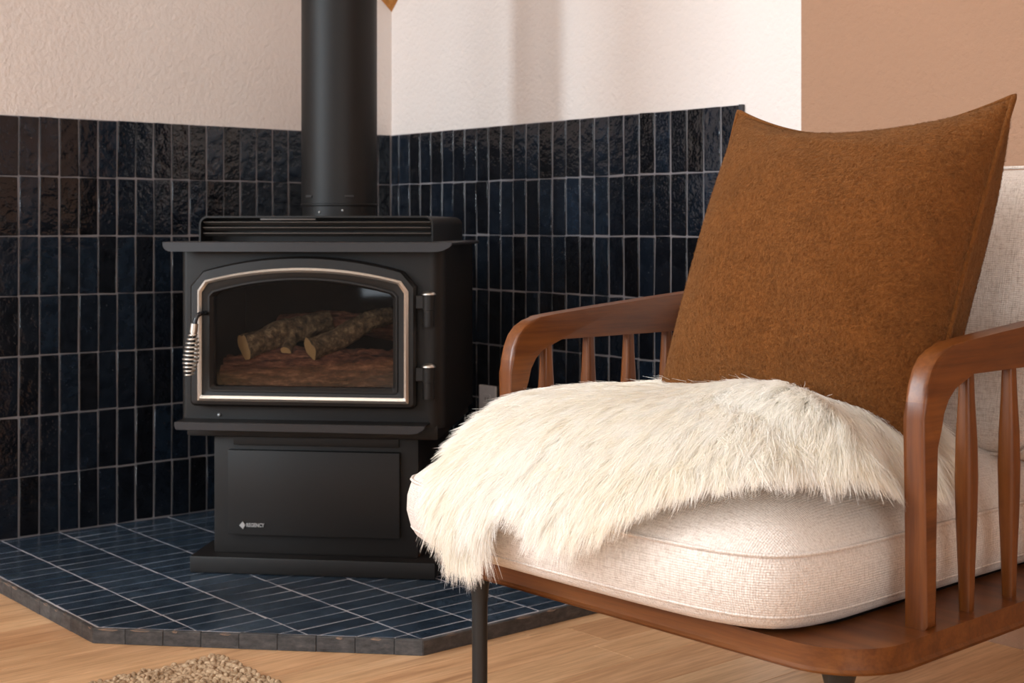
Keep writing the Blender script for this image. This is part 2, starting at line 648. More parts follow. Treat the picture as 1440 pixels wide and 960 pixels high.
# floor planks, running along the left wall
pw = 0.118
row = 0
x = -0.02
plank_meshes = {}
while x < 3.3:
    y = -4.2 + random.random() * 1.2 - 1.0
    while y < 0.0:
        ln = random.choice((0.9, 1.2, 1.5))
        y1 = min(y + ln, 0.009)
        ya = max(y, -3.8)
        if y1 > -3.8 and y1 - ya > 0.05:
            L = round(y1 - ya, 3)
            if L not in plank_meshes:
                bmx = box_bm(0, pw - 0.0006, 0, L - 0.0004, -0.0125, 0.0)
                es = [e for e in bmx.edges if all(abs(v.co.z) < 1e-6 for v in e.verts)]
                bmesh.ops.bevel(bmx, geom=es, offset=0.0006, segments=1, affect='EDGES')
                bmesh.ops.recalc_face_normals(bmx, faces=bmx.faces)
                me = bpy.data.meshes.new('plank')
                bmx.to_mesh(me)
                bmx.free()
                me.materials.append(M_PLANK)
                plank_meshes[L] = me
            o = bpy.data.objects.new('plank', plank_meshes[L])
            o.location = (x, ya, 0)
            o.parent = floor
            COL.objects.link(o)
        y += ln
    x += pw


# ------------------------------------------------------------------ tiles
def tile_mesh(w, h, d, seed, jit=0.0011, mat=None):
    """irregular hand-cut tile: width on x, height on y, face at z=0"""
    r = random.Random(seed)
    c = 0.0022
    base = [(-w / 2 + c, -h / 2), (w / 2 - c, -h / 2), (w / 2, -h / 2 + c), (w / 2, h / 2 - c), (w / 2 - c, h / 2), (-w / 2 + c, h / 2), (-w / 2, h / 2 - c), (-w / 2, -h / 2 + c)]
    base = [(p[0] + r.uniform(-jit, jit) * 0.6, p[1] + r.uniform(-jit, jit)) for p in base]
    bm = bmesh.new()
    b0 = [bm.verts.new((p[0], p[1], -d)) for p in base]
    b1 = [bm.verts.new((p[0], p[1], -0.0014 + r.uniform(-0.0003, 0.0003))) for p in base]
    k = 0.0013
    b2 = [bm.verts.new((p[0] - math.copysign(k, p[0]), p[1] - math.copysign(k, p[1]), r.uniform(-0.0003, 0.0003))) for p in base]
    n = 8
    for a, b in ((b0, b1), (b1, b2)):
        for i in range(n):
            f = bm.faces.new((a[i], a[(i + 1) % n], b[(i + 1) % n], b[i]))
            f.smooth = a is b1
    bm.faces.new(b2)
    bmesh.ops.recalc_face_normals(bm, faces=bm.faces)
    me = bpy.data.meshes.new('tile')
    bm.to_mesh(me)
    bm.free()
    if mat:
        me.materials.append(mat)
    return me


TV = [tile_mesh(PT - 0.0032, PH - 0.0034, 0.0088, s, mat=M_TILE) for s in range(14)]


def wall_tiles(parent, frame, s_edges, rows):
    ux, un = frame
    for i in range(len(s_edges) - 1):
        s0, s1 = s_edges[i], s_edges[i + 1]
        w = s1 - s0
        for k in range(rows):
            if abs(w - PT) < 1e-4:
                me = random.choice(TV)
            else:
                me = tile_mesh(w - 0.0032, PH - 0.0034, 0.0088, random.random(), mat=M_TILE)
            o = bpy.data.objects.new('tile', me)
            sc = (s0 + s1) / 2 + random.uniform(-0.0006, 0.0006)
            z = HE + PH * (k + 0.5) + random.uniform(-0.0010, 0.0010)
            rot = Matrix((ux, Vector((0, 0, 1)), un)).transposed().to_4x4()
            tilt = Matrix.Rotation(math.radians(random.gauss(0, 0.55)), 4, 'X') @ Matrix.Rotation(math.radians(random.gauss(0, 0.7)), 4, 'Y') @ Matrix.Rotation(math.radians(random.gauss(0, 0.28)), 4, 'Z')
            if random.random() < 0.5:
                tilt = tilt @ Matrix.Rotation(PI, 4, 'Z')
            loc = ux * sc + Vector((0, 0, z)) + un * random.uniform(-0.0006, 0.0004)
            if ux.y != 0 and un.x > 0:
                loc = Vector((0, -sc, z)) + un * random.uniform(-0.0006, 0.0004)
            o.matrix_world = Matrix.Translation(loc) @ rot @ tilt
            o.parent = parent
            COL.objects.link(o)


zt1 = HE + 7 * PH
# left wall: tile face in the plane x = 0, columns run along -y
Ledges = [0.0012, 0.1001 - PT] + [0.1001 + PT * k for k in range(0, 24)]
wall_tiles(wall_left, (Vector((0, 1, 0)), Vector((1, 0, 0))), Ledges, 7)
g = from_bm('grout', box_bm(-0.0101, -0.0022, -Ledges[-1], 0.0, 0.0, zt1 - 0.001), M_GROUT, wall_left)
# right wall: tile face in the plane y = 0, columns run along +x
Redges = [0.0012] + [0.0411 + PT * k for k in range(0, 26)]
wall_tiles(wall_right, (Vector((1, 0, 0)), Vector((0, -1, 0))), Redges, 7)
g = from_bm('grout', box_bm(-0.0022, Redges[-1], 0.0022, 0.0101, 0.0, zt1 - 0.001), M_GROUT, wall_right)
from_bm('edge_trim', box_bm(Redges[-1], Redges[-1] + 0.0115, -0.0008, 0.0101, HE, zt1, 0.001, 1), M_TRIM, wall_right)
from_bm('edge_trim', box_bm(-0.0101, 0.0008, -Ledges[-1] - 0.0115, -Ledges[-1], HE, zt1, 0.001, 1), M_TRIM, wall_left)

# ------------------------------------------------------------------ hearth
hearth = thing('hearth', 'low navy tiled hearth with a cut corner on the oak floor', 'hearth')
HX, HY = 1.357, -1.357
CUT0, CUT1 = (0.878, HY), (HX, -0.907)
ex = 0.0
poly_h = [(0.0, 0.0), (0.0, HY), CUT0, CUT1, (HX, 0.0)]
ins = 0.010
nd = Vector((CUT1[1] - CUT0[1], -(CUT1[0] - CUT0[0]))).normalized()     # outward normal of the cut edge
core = [(0.0, 0.0), (0.0, HY + ins), (CUT0[0] - 0.004, HY + ins), (HX - ins, CUT1[1] + 0.004), (HX - ins, 0.0)]
from_bm('slab', prism_bm(core, 'z', 0.0, HE - 0.0010), M_HGROUT, hearth)


def clip(poly, n, d):
    out = []
    for i in range(len(poly)):
        a, b = Vector(poly[i]), Vector(poly[(i + 1) % len(poly)])
        da, db = a.dot(n) - d, b.dot(n) - d
        if da <= 0:
            out.append(tuple(a))
        if (da < 0 < db) or (db < 0 < da):
            t = da / (da - db)
            out.append(tuple(a + (b - a) * t))
    return out


ybands = [HY + 0.012] + [-1.208 + 0.1525 * k for k in range(0, 9)]
ybands = [y for y in ybands if y < -0.02] + [-0.002]
dcut = Vector(CUT0).dot(nd) - 0.012
hm = {}
r7 = random.Random(5)
for j in range(len(ybands) - 1):
    xoff = r7.uniform(-0.012, 0.012) * 0.3
    xs = [0.002] + [0.030 + PT * k + xoff for k in range(0, 26)]
    xs = [v for v in xs if v < HX - 0.02] + [HX - 0.0125]
    for i in range(len(xs) - 1):
        g_ = 0.0018
        y0, y1 = ybands[j] + g_, ybands[j + 1] - g_
        q = [(xs[i] + g_, y0), (xs[i + 1] - g_, y0), (xs[i + 1] - g_, y1), (xs[i] + g_, y1)]
        q = [(a + r7.uniform(-.0005, .0005), b + r7.uniform(-.0008, .0008)) for a, b in q]
        q = clip(q, nd, dcut)
        if len(q) < 3:
            continue
        cx = sum(p[0] for p in q) / len(q)
        cy = sum(p[1] for p in q) / len(q)
        bm = bmesh.new()
        n = len(q)
        b0 = [bm.verts.new((p[0] - cx, p[1] - cy, -0.008)) for p in q]
        b1 = [bm.verts.new((p[0] - cx, p[1] - cy, -0.0011)) for p in q]
        b2 = [bm.verts.new(((p[0] - cx) * 0.955, (p[1] - cy) * 0.98, r7.uniform(-.0002, .0002))) for p in q]
        for a, b in ((b0, b1), (b1, b2)):
            for k in range(n):
                bm.faces.new((a[k], a[(k + 1) % n], b[(k + 1) % n], b[k]))
        bm.faces.new(b2)
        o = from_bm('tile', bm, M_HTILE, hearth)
        o.location = (cx, cy, HE)
        o.rotation_euler = (math.radians(r7.gauss(0, .2)), math.radians(r7.gauss(0, .35)), 0)


def edge_run(p0, p1, step, first=0.0):
    a, b = Vector(p0), Vector(p1)
    L = (b - a).length
    u = (b - a) / L
    nrm = Vector((u.y, -u.x))
    s = first
    cuts = [0.0]
    while s < L - 0.01:
        if s > 0.01:
            cuts.append(s)
        s += step
    cuts.append(L)
    for s0, s1 in zip(cuts, cuts[1:]):
        bm = bmesh.new()
        ww = s1 - s0 - 0.0006
        dz = r7.uniform(-0.0008, 0.0006)
        box_bm(-ww / 2, ww / 2, -0.0105, r7.uniform(-0.0008, 0.0006), 0.0, HE + dz - 0.0004, 0.0009, 1, bm=bm)
        o = from_bm('edge_tile', bm, M_EDGE, hearth)
        c = a + u * (s0 + s1) / 2
        o.location = (c.x, c.y, 0)
        o.rotation_euler = (0, 0, math.atan2(u.y, u.x) + PI)
        if r7.random() < 0.55:
            # a chipped arris showing bare clay
            cw = r7.uniform(0.010, min(0.045, ww * 0.7))
            px = r7.uniform(-ww / 2 + cw / 2, ww / 2 - cw / 2)
            bm = bmesh.new()
            z = HE + dz - 0.0004
            pts = [(px - cw / 2, 0.0004, z - 0.0008), (px - cw / 4, 0.0008, z - 0.003), (px + cw / 4, 0.0008, z - 0.0024), (px + cw / 2, 0.0004, z - 0.0008), (px + cw / 4, -0.0035, z + 0.0005), (px - cw / 4, -0.003, z + 0.0005)]
            vs = [bm.verts.new(p) for p in pts]
            vb = [bm.verts.new((p[0], p[1] - 0.002, p[2] - 0.001)) for p in pts]
            bm.faces.new(vs)
            bm.faces.new(vb)
            for k in range(6):
                bm.faces.new((vs[k], vs[(k + 1) % 6], vb[(k + 1) % 6], vb[k]))
            from_bm('chip', bm, M_CLAY, o)


# (outward side on the right of the walking direction)
edge_run((0.0, HY), CUT0, 0.0531, 0.03)
edge_run(CUT0, CUT1, 0.0765, 0.066)
edge_run(CUT1, (HX, 0.0), 0.155, 0.148)

# ------------------------------------------------------------------ stove
SA = math.radians(43.0)
stove = thing('heating_stove', 'black freestanding gas stove with arched glass door on the navy hearth', 'stove', (0.807, -0.807, HE + 0.0004), SA)
# local axes: x along the front (to the right), -y is outward, z up


def sbox(name, x0, x1, n0, n1, z0, z1, mat=M_STOVE, bev=0.003, parent=None):
    return smooth_angle(from_bm(name, box_bm(x0, x1, -n1, -n0, z0, z1, bev, 2), mat, parent or stove), 40)


sbox('base', -0.2835, 0.2835, -0.55, 0.0, 0.0, 0.038, bev=0.004)
sbox('pedestal', -0.240, 0.240, -0.50, -0.04, 0.037, 0.345, bev=0.008)
sbox('skirt', -0.292, 0.290, -0.50, -0.004, 0.311, 0.345, bev=0.006)
panel = sbox('front_panel', -0.200, 0.1995, -0.0385, -0.020, 0.085, 0.278, M_STOVE, 0.002)
sbox('header', -0.190, 0.196, -0.0385, -0.030, 0.289, 0.311, M_STOVE, 0.002)

# badge: diamond emblem and raised lettering on the front panel
bm = bmesh.new()
prism_bm([(-0.1715, 0.1070), (-0.1635, 0.1165), (-0.1565, 0.1085), (-0.1625, 0.0985)], 'y', 0.0188, 0.0152, 0.0006, 1, bm=bm)
from_bm('emblem', bm, M_BADGE, panel)
cu = bpy.data.curves.new('lettering', 'FONT')
cu.body = 'REGENCY'
cu.size = 0.0118
cu.extrude = 0.0011
cu.offset = 0.00025
cu.resolution_u = 3
cu.space_character = 1.0
tmp = bpy.data.objects.new('lettering_curve', cu)
COL.objects.link(tmp)
bpy.context.view_layer.update()
me = bpy.data.meshes.new_from_object(tmp.evaluated_get(bpy.context.evaluated_depsgraph_get()))
bpy.data.objects.remove(tmp)
xsz = max(v.co.x for v in me.vertices)
lt = new_obj('lettering', me, M_BADGE, panel)
lt.scale = (0.0425 / xsz, 1, 1)
lt.location = (-0.1555, 0.0188 - 0.0020 + 0.0014, 0.1042)
lt.rotation_euler = (PI / 2, 0, 0)

# body: rounded-front shell with an opening for the firebox
R_ = 0.036
bx = 0.303
BZ0, BZ1 = 0.338, 0.746
outline = [(-bx, 0.48), (-bx, R_ * 0.4)] + arc(-bx + R_ * 0.4, R_ * 0.4, R_ * 0.4, 180, 270, 4)[1:] + arc(bx - R_, R_, R_, 270, 360, 8) + [(bx, 0.48)]
bm = bmesh.new()
lo = [bm.verts.new((p[0], p[1], BZ0)) for p in outline]
hi = [bm.verts.new((p[0], p[1], BZ1)) for p in outline]
nO = len(outline)
fr_i = 5        # index of the long flat front span (left round end -> right round start)
for i in range(nO):
    j = (i + 1) % nO
    if i == fr_i:
        continue
    bm.faces.new((lo[i], lo[j], hi[j], hi[i]))
bm.faces.new(lo)
bm.faces.new(hi)
ox0, ox1, oz0, oz1 = -0.232, 0.212, 0.405, 0.690
a, b_, c_, d_ = lo[fr_i], lo[fr_i + 1], hi[fr_i + 1], hi[fr_i]
ih = [bm.verts.new(p) for p in ((ox0, 0, oz0), (ox1, 0, oz0), (ox1, 0, oz1), (ox0, 0, oz1))]
for q in ((a, b_, ih[1], ih[0]), (b_, c_, ih[2], ih[1]), (c_, d_, ih[3], ih[2]), (d_, a, ih[0], ih[3])):
    bm.faces.new(q)
body = smooth_angle(from_bm('body', bm, M_STOVE, stove), 30)

bm = bmesh.new()
f0 = [bm.verts.new(p) for p in ((ox0, 0.0, oz0), (ox1, 0.0, oz0), (ox1, 0.0, oz1), (ox0, 0.0, oz1))]
f1 = [bm.verts.new(p) for p in ((ox0 - .02, 0.33, oz0), (ox1 + .02, 0.33, oz0), (ox1 + .02, 0.33, oz1 + .01), (ox0 - .02, 0.33, oz1 + .01))]
for i in range(4):
    bm.faces.new((f0[i], f0[(i + 1) % 4], f1[(i + 1) % 4], f1[i]))
bm.faces.new(f1)
from_bm('firebox', bm, M_FIREBOX, body)

# screw under the door
bm = bmesh.new()
lathe_bm([(0.004, 0.0), (0.004, 0.003), (0.002, 0.005)], 12, bm=bm)
o = from_bm('screw', bm, M_BADGE, body, True)
o.location = (-0.213, 0.0, 0.361)
o.rotation_euler = (PI / 2, 0, 0)


# bent lips: top plate lip and ash shelf lip
def lip_outline(x0, x1, zt, zb, rl, rr):
    h = zt - zb
    pts = [(x0, zt), (x0, zt - h * 0.25)]
    for k in range(1, 7):
        t = k / 6 * PI / 2
        pts.append((x0 + rl * (1 - math.cos(t)), zt - h * 0.25 - h * 0.75 * math.sin(t)))
    for k in range(0, 7):
        t = k / 6 * PI / 2
        pts.append((x1 - rr + rr * math.sin(t), zb + h * 0.9 * (1 - math.cos(t))))
    pts.append((x1, zt))
    return pts


tp = smooth_angle(from_bm('top_plate', box_bm(-0.3285, 0.3305, -0.050, 0.40, 0.7475, 0.7545, 0.002, 1), M_FLANGE, stove), 40)
bm = prism_bm(lip_outline(-0.3285, 0.3305, 0.7540, 0.7325, 0.016, 0.045), 'y', -0.052, -0.046, 0.0012, 1)
smooth_angle(from_bm('front_lip', bm, M_FLANGE, tp), 40)

sh = smooth_angle(from_bm('ash_shelf', box_bm(-0.297, 0.272, -0.060, 0.02, 0.346, 0.352, 0.002, 1), M_STOVE, stove), 40)
bm = prism_bm(lip_outline(-0.297, 0.272, 0.3515, 0.3335, 0.006, 0.036), 'y', -0.063, -0.057, 0.0012, 1)
smooth_angle(from_bm('front_lip', bm, M_FLANGE, sh), 40)

# vent hood on top: rounded hollow hood with three louvre slats
HN0 = 0.037
hw, hz0, hz1, hr = 0.2735, 0.7545, 0.813, 0.020
op = [(-hw, hz0)] + arc(-hw + hr, hz1 - hr, hr, 180, 90, 6) + arc(hw - hr, hz1 - hr, hr, 90, 0, 6) + [(hw, hz0)]
th_ = 0.0042
ip = [(-hw + th_, hz0)] + arc(-hw + hr, hz1 - hr, hr - th_, 180, 90, 6) + arc(hw - hr, hz1 - hr, hr - th_, 90, 0, 6) + [(hw - th_, hz0)]
bm = bmesh.new()
rings = []
for pts, yy in ((op, 0.50), (op, HN0), (ip, HN0), (ip, 0.12)):
    rings.append([bm.verts.new((p[0], yy, p[1])) for p in pts])
for A, B in zip(rings, rings[1:]):
    for i in range(len(op) - 1):
        bm.faces.new((A[i], A[i + 1], B[i + 1], B[i]))
bm.faces.new(rings[0])
bm.faces.new(rings[-1])
hood = smooth_angle(from_bm('vent_hood', bm, M_STOVE, stove), 40)
for zz in (0.7960, 0.7835, 0.7705):
    bm = box_bm(-hw + 0.007, hw - 0.007, -0.009, 0.009, -0.0012, 0.0012, 0.0008, 1)
    o = from_bm('louvre_slat', bm, M_SLAT, hood)
    o.location = (0, HN0 + 0.016, zz)
    o.rotation_euler = (math.radians(-22), 0, 0)
sbox('hood_rear_panel', -0.13, 0.0, -0.0445, -0.0435, 0.8035, 0.8075, M_SLAT, 0.0005, hood)

# flue pipe
bm = bmesh.new()
pipe = smooth_angle(from_bm('flue_pipe', lathe_bm([(0.0925, 0.842), (0.0925, 2.95)], 64), M_PIPE, stove), 40)
pipe.location = (0.0, 0.28, 0.0)
col_ = smooth_angle(from_bm('collar', lathe_bm([(0.0905, 0.80), (0.0905, 0.838), (0.0945, 0.840), (0.0945, 0.8435), (0.0925, 0.8445)], 64), M_PIPE, pipe), 30)
for ang, in ((-128,), (-62,)):
    bm = box_bm(-0.011, 0.011, -0.0016, 0.0016, -0.0016, 0.0016, 0.0004, 1)
    o = from_bm('slot', bm, M_SLOT, pipe)
    t = math.radians(ang)
    o.location = (0.0925 * math.cos(t), 0.0925 * math.sin(t), 0.8625)
    o.rotation_euler = (0, 0, t + PI / 2)
    bm = box_bm(-0.011, 0.011, -0.0022, 0.0022, -0.0008, 0.0008, 0.0003, 1)
    o = from_bm('slot_lip', bm, M_FLANGE, pipe)
    o.location = (0.0925 * math.cos(t), 0.0925 * math.sin(t), 0.8600)
    o.rotation_euler = (0, 0, t + PI / 2)
for ang, zz in ((-108, 0.8235), (-72, 0.8275)):
    bm = lathe_bm([(0.003, 0), (0.003, 0.0015), (0.0012, 0.003)], 10)
    t = math.radians(ang)
    o = from_bm('rivet', bm, M_BADGE, col_, True)
    o.location = (0.0905 * math.cos(t), 0.0905 * math.sin(t), zz)
    o.rotation_euler = Vector((math.cos(t), math.sin(t), 0)).to_track_quat('Z', 'Y').to_euler()


# door: concentric arched loops
def arch_loop(x0, x1, zb, zl, cl, pk, rb=0.004, narc=20, cc=1.0):
    """x0,x1 sides; zb bottom; zl shoulder start; cl (dx,dz) shoulder chamfer; pk arch peak height"""
    dx, dz = cl
    pts = []
    pts += arc(x0 + rb, zb + rb, rb, 270, 180, 4)
    pts.append((x0, zl))
    xs0, zs0 = x0 + dx, zl + dz
    xs1 = x1 - dx
    w = (xs1 - xs0) / 2
    sag = pk - zs0
    rad = (w * w + sag * sag) / (2 * sag)
    mid = (xs0 + xs1) / 2
    for k in range(narc + 1):
        xx = xs0 + (xs1 - xs0) * k / narc
        pts.append((xx, pk - rad + math.sqrt(max(rad * rad - (xx - mid) ** 2, 0))))
    pts.append((x1, zl))
    pts += arc(x1 - rb, zb + rb, rb, 0, -90, 4)
    return pts


def loops_mesh(name, loops, mat, parent, ang=30):
    bm = bmesh.new()
    rr = []
    for pts, nn in loops:
        rr.append([bm.verts.new((p[0], -nn, p[1])) for p in pts])
    n = len(rr[0])
    for A, B in zip(rr, rr[1:]):
        for i in range(n):
            bm.faces.new((A[i], A[(i + 1) % n], B[(i + 1) % n], B[i]))
    return smooth_angle(from_bm(name, bm, mat, parent), ang)


door_o = arch_loop(-0.272, 0.245, 0.384, 0.655, (0.030, 0.034), 0.722, 0.012)
door_o2 = arch_loop(-0.267, 0.240, 0.389, 0.653, (0.028, 0.033), 0.717, 0.010)
trim_o = arch_loop(-0.2515, 0.2305, 0.3970, 0.645, (0.017, 0.023), 0.6965, 0.002)
trim_m = arch_loop(-0.2465, 0.2255, 0.4030, 0.643, (0.0155, 0.0215), 0.6915, 0.002)
trim_i = arch_loop(-0.2415, 0.2205, 0.4090, 0.641, (0.014, 0.0200), 0.6865, 0.002)
rim_o = arch_loop(-0.2290, 0.2050, 0.4180, 0.634, (0.010, 0.010), 0.6740, 0.008)
rim_m = arch_loop(-0.2250, 0.2010, 0.4220, 0.632, (0.009, 0.009), 0.6700, 0.008)
open_ = arch_loop(-0.2180, 0.1940, 0.4290, 0.630, (0.008, 0.0085), 0.6640, 0.006)
door = loops_mesh('door', [(door_o, 0.001), (door_o, 0.026), (door_o2, 0.033), (trim_o, 0.035), (trim_i, 0.035), (rim_o, 0.031), (rim_o, 0.0345), (rim_m, 0.0345), (open_, 0.027), (open_, 0.010)], M_CAST, stove)
loops_mesh('nickel_trim', [(trim_o, 0.0345), (trim_o, 0.039), (trim_m, 0.0425), (trim_i, 0.039), (trim_i, 0.0345)], M_NICKEL, door, 50)
bm = bmesh.new()
vs = [bm.verts.new((p[0], -0.014, p[1])) for p in open_]
bm.faces.new(vs)
from_bm('glass_pane', bm, M_GLASS, door)

# hinges
for zz in (0.6375, 0.4770):
    h = smooth_angle(from_bm('hinge', lathe_bm([(0.0140, -0.034), (0.0140, 0.0)], 20), M_CAST, door), 40)
    h.location = (0.272, -0.018, zz)
    smooth_angle(from_bm('lower_knuckle', lathe_bm([(0.0128, -0.071), (0.0128, -0.0345)], 20), M_CAST, h), 40)
    smooth_angle(from_bm('hinge_cap', lathe_bm([(0.0165, 0.0), (0.0165, 0.0015), (0.0125, 0.0055), (0.006, 0.0078), (0.0015, 0.0083)], 20), M_NICKEL, h), 60)
    from_bm('bracket', box_bm(-0.040, 0.0, -0.007, 0.009, -0.032, -0.001, 0.002, 1), M_CAST, h)

# handle: black bent rod, nickel ferrule, coiled spring grip
rod = [(-0.232, -0.034, 0.594), (-0.232, -0.058, 0.595), (-0.2345, -0.070, 0.5945), (-0.2395, -0.075, 0.590), (-0.2430, -0.076, 0.581), (-0.2445, -0.076, 0.570), (-0.2470, -0.076, 0.548), (-0.2580, -0.076, 0.462)]
hd = from_bm('handle', tube_bm(rod, 0.0052, 12), M_RODBLACK, door, True)
top_p, bot_p = Vector((-0.2453, -0.076, 0.573)), Vector((-0.2585, -0.076, 0.457))
ax_ = (bot_p - top_p)
fer = from_bm('ferrule', tube_bm([top_p, top_p + ax_ * 0.17, top_p + ax_ * 0.175, top_p + ax_ * 0.20], [0.0088, 0.0088, 0.0076, 0.0076], 18), M_NICKEL, hd)
smooth_angle(fer, 40)
pts = []
turns = 10.5
NN = 230
sx_ = Vector((1, 0, 0))
sy_ = ax_.normalized().cross(sx_).normalized()
sx_ = sy_.cross(ax_.normalized()).normalized()
for k in range(NN + 1):
    t = k / NN
    tt = 0.20 + 0.80 * t
    r = 0.0085 + 0.0080 * math.sin(PI * min(1, t / 0.62 * 0.5)) if t < 0.62 else 0.0165 - 0.0085 * ((t - 0.62) / 0.38) ** 1.2
    a = 2 * PI * turns * t
    pts.append(top_p + ax_ * tt + sx_ * (r * math.cos(a)) + sy_ * (r * math.sin(a)))
from_bm('spring_grip', tube_bm(pts, 0.0023, 7), M_NICKEL, hd, True)


# logs behind the glass
def log_bm(path, rad, seg=22, rough=0.30, ns=30, steps=24, seed=0, stretch=0.45):
    bm = bmesh.new()
    P = [Vector(p) for p in path]
    pts, rs = [], []
    for k in range(steps + 1):
        t = k / steps * (len(P) - 1)
        i = min(int(t), len(P) - 2)
        u = t - i
        pts.append(P[i].lerp(P[i + 1], u))
        rs.append(rad[i] + (rad[i + 1] - rad[i]) * u)
    d = (P[-1] - P[0]).normalized()
    s = d.cross(Vector((0, 0, 1))).normalized()
    u = s.cross(d)
    rings = []
    for p, r in zip(pts, rs):
        ring = []
        for k in range(seg):
            a = 2 * PI * k / seg
            dirv = s * math.cos(a) + u * math.sin(a)
            q = p + dirv * r
            qs = q - d * (q.dot(d) * (1 - stretch))
            f = mnoise.fractal((qs + Vector((seed, 0, 0))) * ns, 0.8, 2.2, 5)
            ring.append(bm.verts.new(p + dirv * r * (1 + rough * f)))
        rings.append(ring)
    for a, b in zip(rings, rings[1:]):
        for k in range(seg):
            bm.faces.new((a[k], a[(k + 1) % seg], b[(k + 1) % seg], b[k]))
    for ring in (rings[0], rings[-1]):
        f = bm.faces.new(ring)
        f.material_index = 1
    return bm


S_ = Matrix.Translation((0.807, -0.807, HE)) @ Matrix.Rotation(SA, 4, 'Z')


def log(name, label, parts, mats):
    bm = bmesh.new()
    for kw in parts:
        b2 = log_bm(**kw)
        me = bpy.data.meshes.new('tmp')
        b2.to_mesh(me)
        b2.free()
        bm.from_mesh(me)
        bpy.data.meshes.remove(me)
    o = from_bm(name, bm, mats, None, False)
    smooth_angle(o, 50)
    o.location = S_.translation
    o.rotation_euler = (0, 0, SA)
    return tag(o, label, 'log', 'ceramic logs behind the stove glass')


log('fire_log', 'grey brown ceramic log with a short side stub, left behind the stove glass',
    [dict(path=[(-0.176, 0.065, 0.511), (-0.11, 0.125, 0.532), (-0.012, 0.215, 0.562)], rad=[0.029, 0.032, 0.027], seed=1),
     dict(path=[(-0.075, 0.125, 0.535), (-0.082, 0.085, 0.500)], rad=[0.016, 0.0135], seg=12, steps=5, seed=3)], [M_LOG, M_LOGEND])
log('fire_log', 'grey brown ceramic log slanting up to the right behind the stove glass',
    [dict(path=[(-0.014, 0.055, 0.505), (0.040, 0.105, 0.530), (0.10, 0.155, 0.565), (0.149, 0.195, 0.579)], rad=[0.025, 0.026, 0.023, 0.021], seed=5)], [M_LOG, M_LOGEND])
log('fire_log', 'long rusty ceramic log lying across the front of the stove firebox',
    [dict(path=[(-0.228, 0.10, 0.449), (-0.12, 0.095, 0.453), (0.0, 0.095, 0.452), (0.10, 0.095, 0.455), (0.205, 0.10, 0.462)], rad=[0.040, 0.044, 0.042, 0.044, 0.046], seg=44, steps=90, rough=0.42, ns=34, stretch=0.22, seed=8)], [M_REDLOG, M_REDLOG])
log('fire_log', 'dark rusty ceramic log at the back of the stove firebox',
    [dict(path=[(-0.14, 0.24, 0.550), (0.02, 0.235, 0.560), (0.20, 0.22, 0.535)], rad=[0.026, 0.028, 0.026], seg=22, steps=30, rough=0.3, seed=12)], [M_REDLOG, M_REDLOG])

# ------------------------------------------------------------------ wall outlet
outlet = thing('wall_outlet', 'white wall outlet plate on the navy tiled wall behind the armchair', 'outlet', (0.469, -0.0005, 0.316), 0)
cp = smooth_angle(from_bm('cover_plate', box_bm(-0.036, 0.036, -0.007, 0.0, -0.058, 0.058, 0.003, 2), M_PLATE, outlet), 40)
for dz in (-0.02, 0.02):
    so = from_bm('socket', prism_bm(rrect(-0.017, 0.017, dz - 0.014, dz + 0.014, 0.007, 4), 'y', -0.0085, -0.006, 0.0006, 1), M_PLATE, cp)
    for dx in (-0.006, 0.006):
        from_bm('slot', box_bm(dx - 0.001, dx + 0.001, -0.0088, -0.007, dz - 0.004, dz + 0.005), M_SLOT, so)

# ------------------------------------------------------------------ jute rug
rug = thing('jute_rug', 'braided natural jute rug with its corner near the hearth', 'rug', (1.115, -1.21, 0))
RW, RD = 0.62, 1.1
from_bm('backing', box_bm(0.006, RW - 0.006, -RD + 0.006, -0.006, 0.0005, 0.006), M_JUTE, rug)
px_, py_ = 0.0165, 0.0118
base = []
for i in range(4):
    z = (0.0, 0.35, 0.75, 1.0)[i]
    r = (1.0, 0.95, 0.66, 0.0)[i]
    for k in range(8 if r > 0 else 1):
        base.append((r * math.cos(k * PI / 4), r * math.sin(k * PI / 4), z))
base = np.array(base)
quads_b = []
for i in range(2):
    for k in range(8):
        quads_b.append((i * 8 + k, i * 8 + (k + 1) % 8, (i + 1) * 8 + (k + 1) % 8, (i + 1) * 8 + k))
for k in range(0, 8, 2):
    quads_b.append((16 + k, 16 + (k + 1) % 8, 16 + (k + 2) % 8, 24))
quads_b = np.array(quads_b)
V, Q = [], []
off = 0
nx, ny = int(RW / px_), int(RD / py_)
for j in range(ny):
    for i in range(nx):
        sgn = 1 if j % 2 else -1
        a = sgn * 0.65 + rng.normal(0, 0.4)
        sx, sy, sz = 0.0108 * rng.uniform(0.75, 1.2), 0.0058 * rng.uniform(0.8, 1.25), 0.0080 * rng.uniform(0.6, 1.45)
        b = base * (sx, sy, sz)
        ca, sa = math.cos(a), math.sin(a)
        xx = b[:, 0] * ca - b[:, 1] * sa + (i + 0.5 + (0.5 if (j // 2) % 2 else 0)) * px_ + rng.normal(0, 0.0012)
        yy = b[:, 0] * sa + b[:, 1] * ca - (j + 0.5) * py_ + rng.normal(0, 0.0009)
        V.append(np.stack([xx, yy, b[:, 2] + 0.0035], 1))
        Q.append(quads_b + off)
        off += len(base)
me = arr_mesh('braid', np.concatenate(V), np.concatenate(Q))
br = new_obj('braid', me, M_JUTE, rug)
br['kind'] = 'stuff'

# ------------------------------------------------------------------ armchair
KX, KY, KR = 2.551, -1.207, math.radians(1.5)
chair = thing('armchair', 'low wooden spindle armchair with oatmeal linen cushions and black legs', 'armchair', (KX, KY, 0), KR)
CH = Matrix.Translation((KX, KY, 0)) @ Matrix.Rotation(KR, 4, 'Z')
CW, CD = 0.778, 0.860
FZ0, FZ1 = 0.308, 0.336
ctr = []
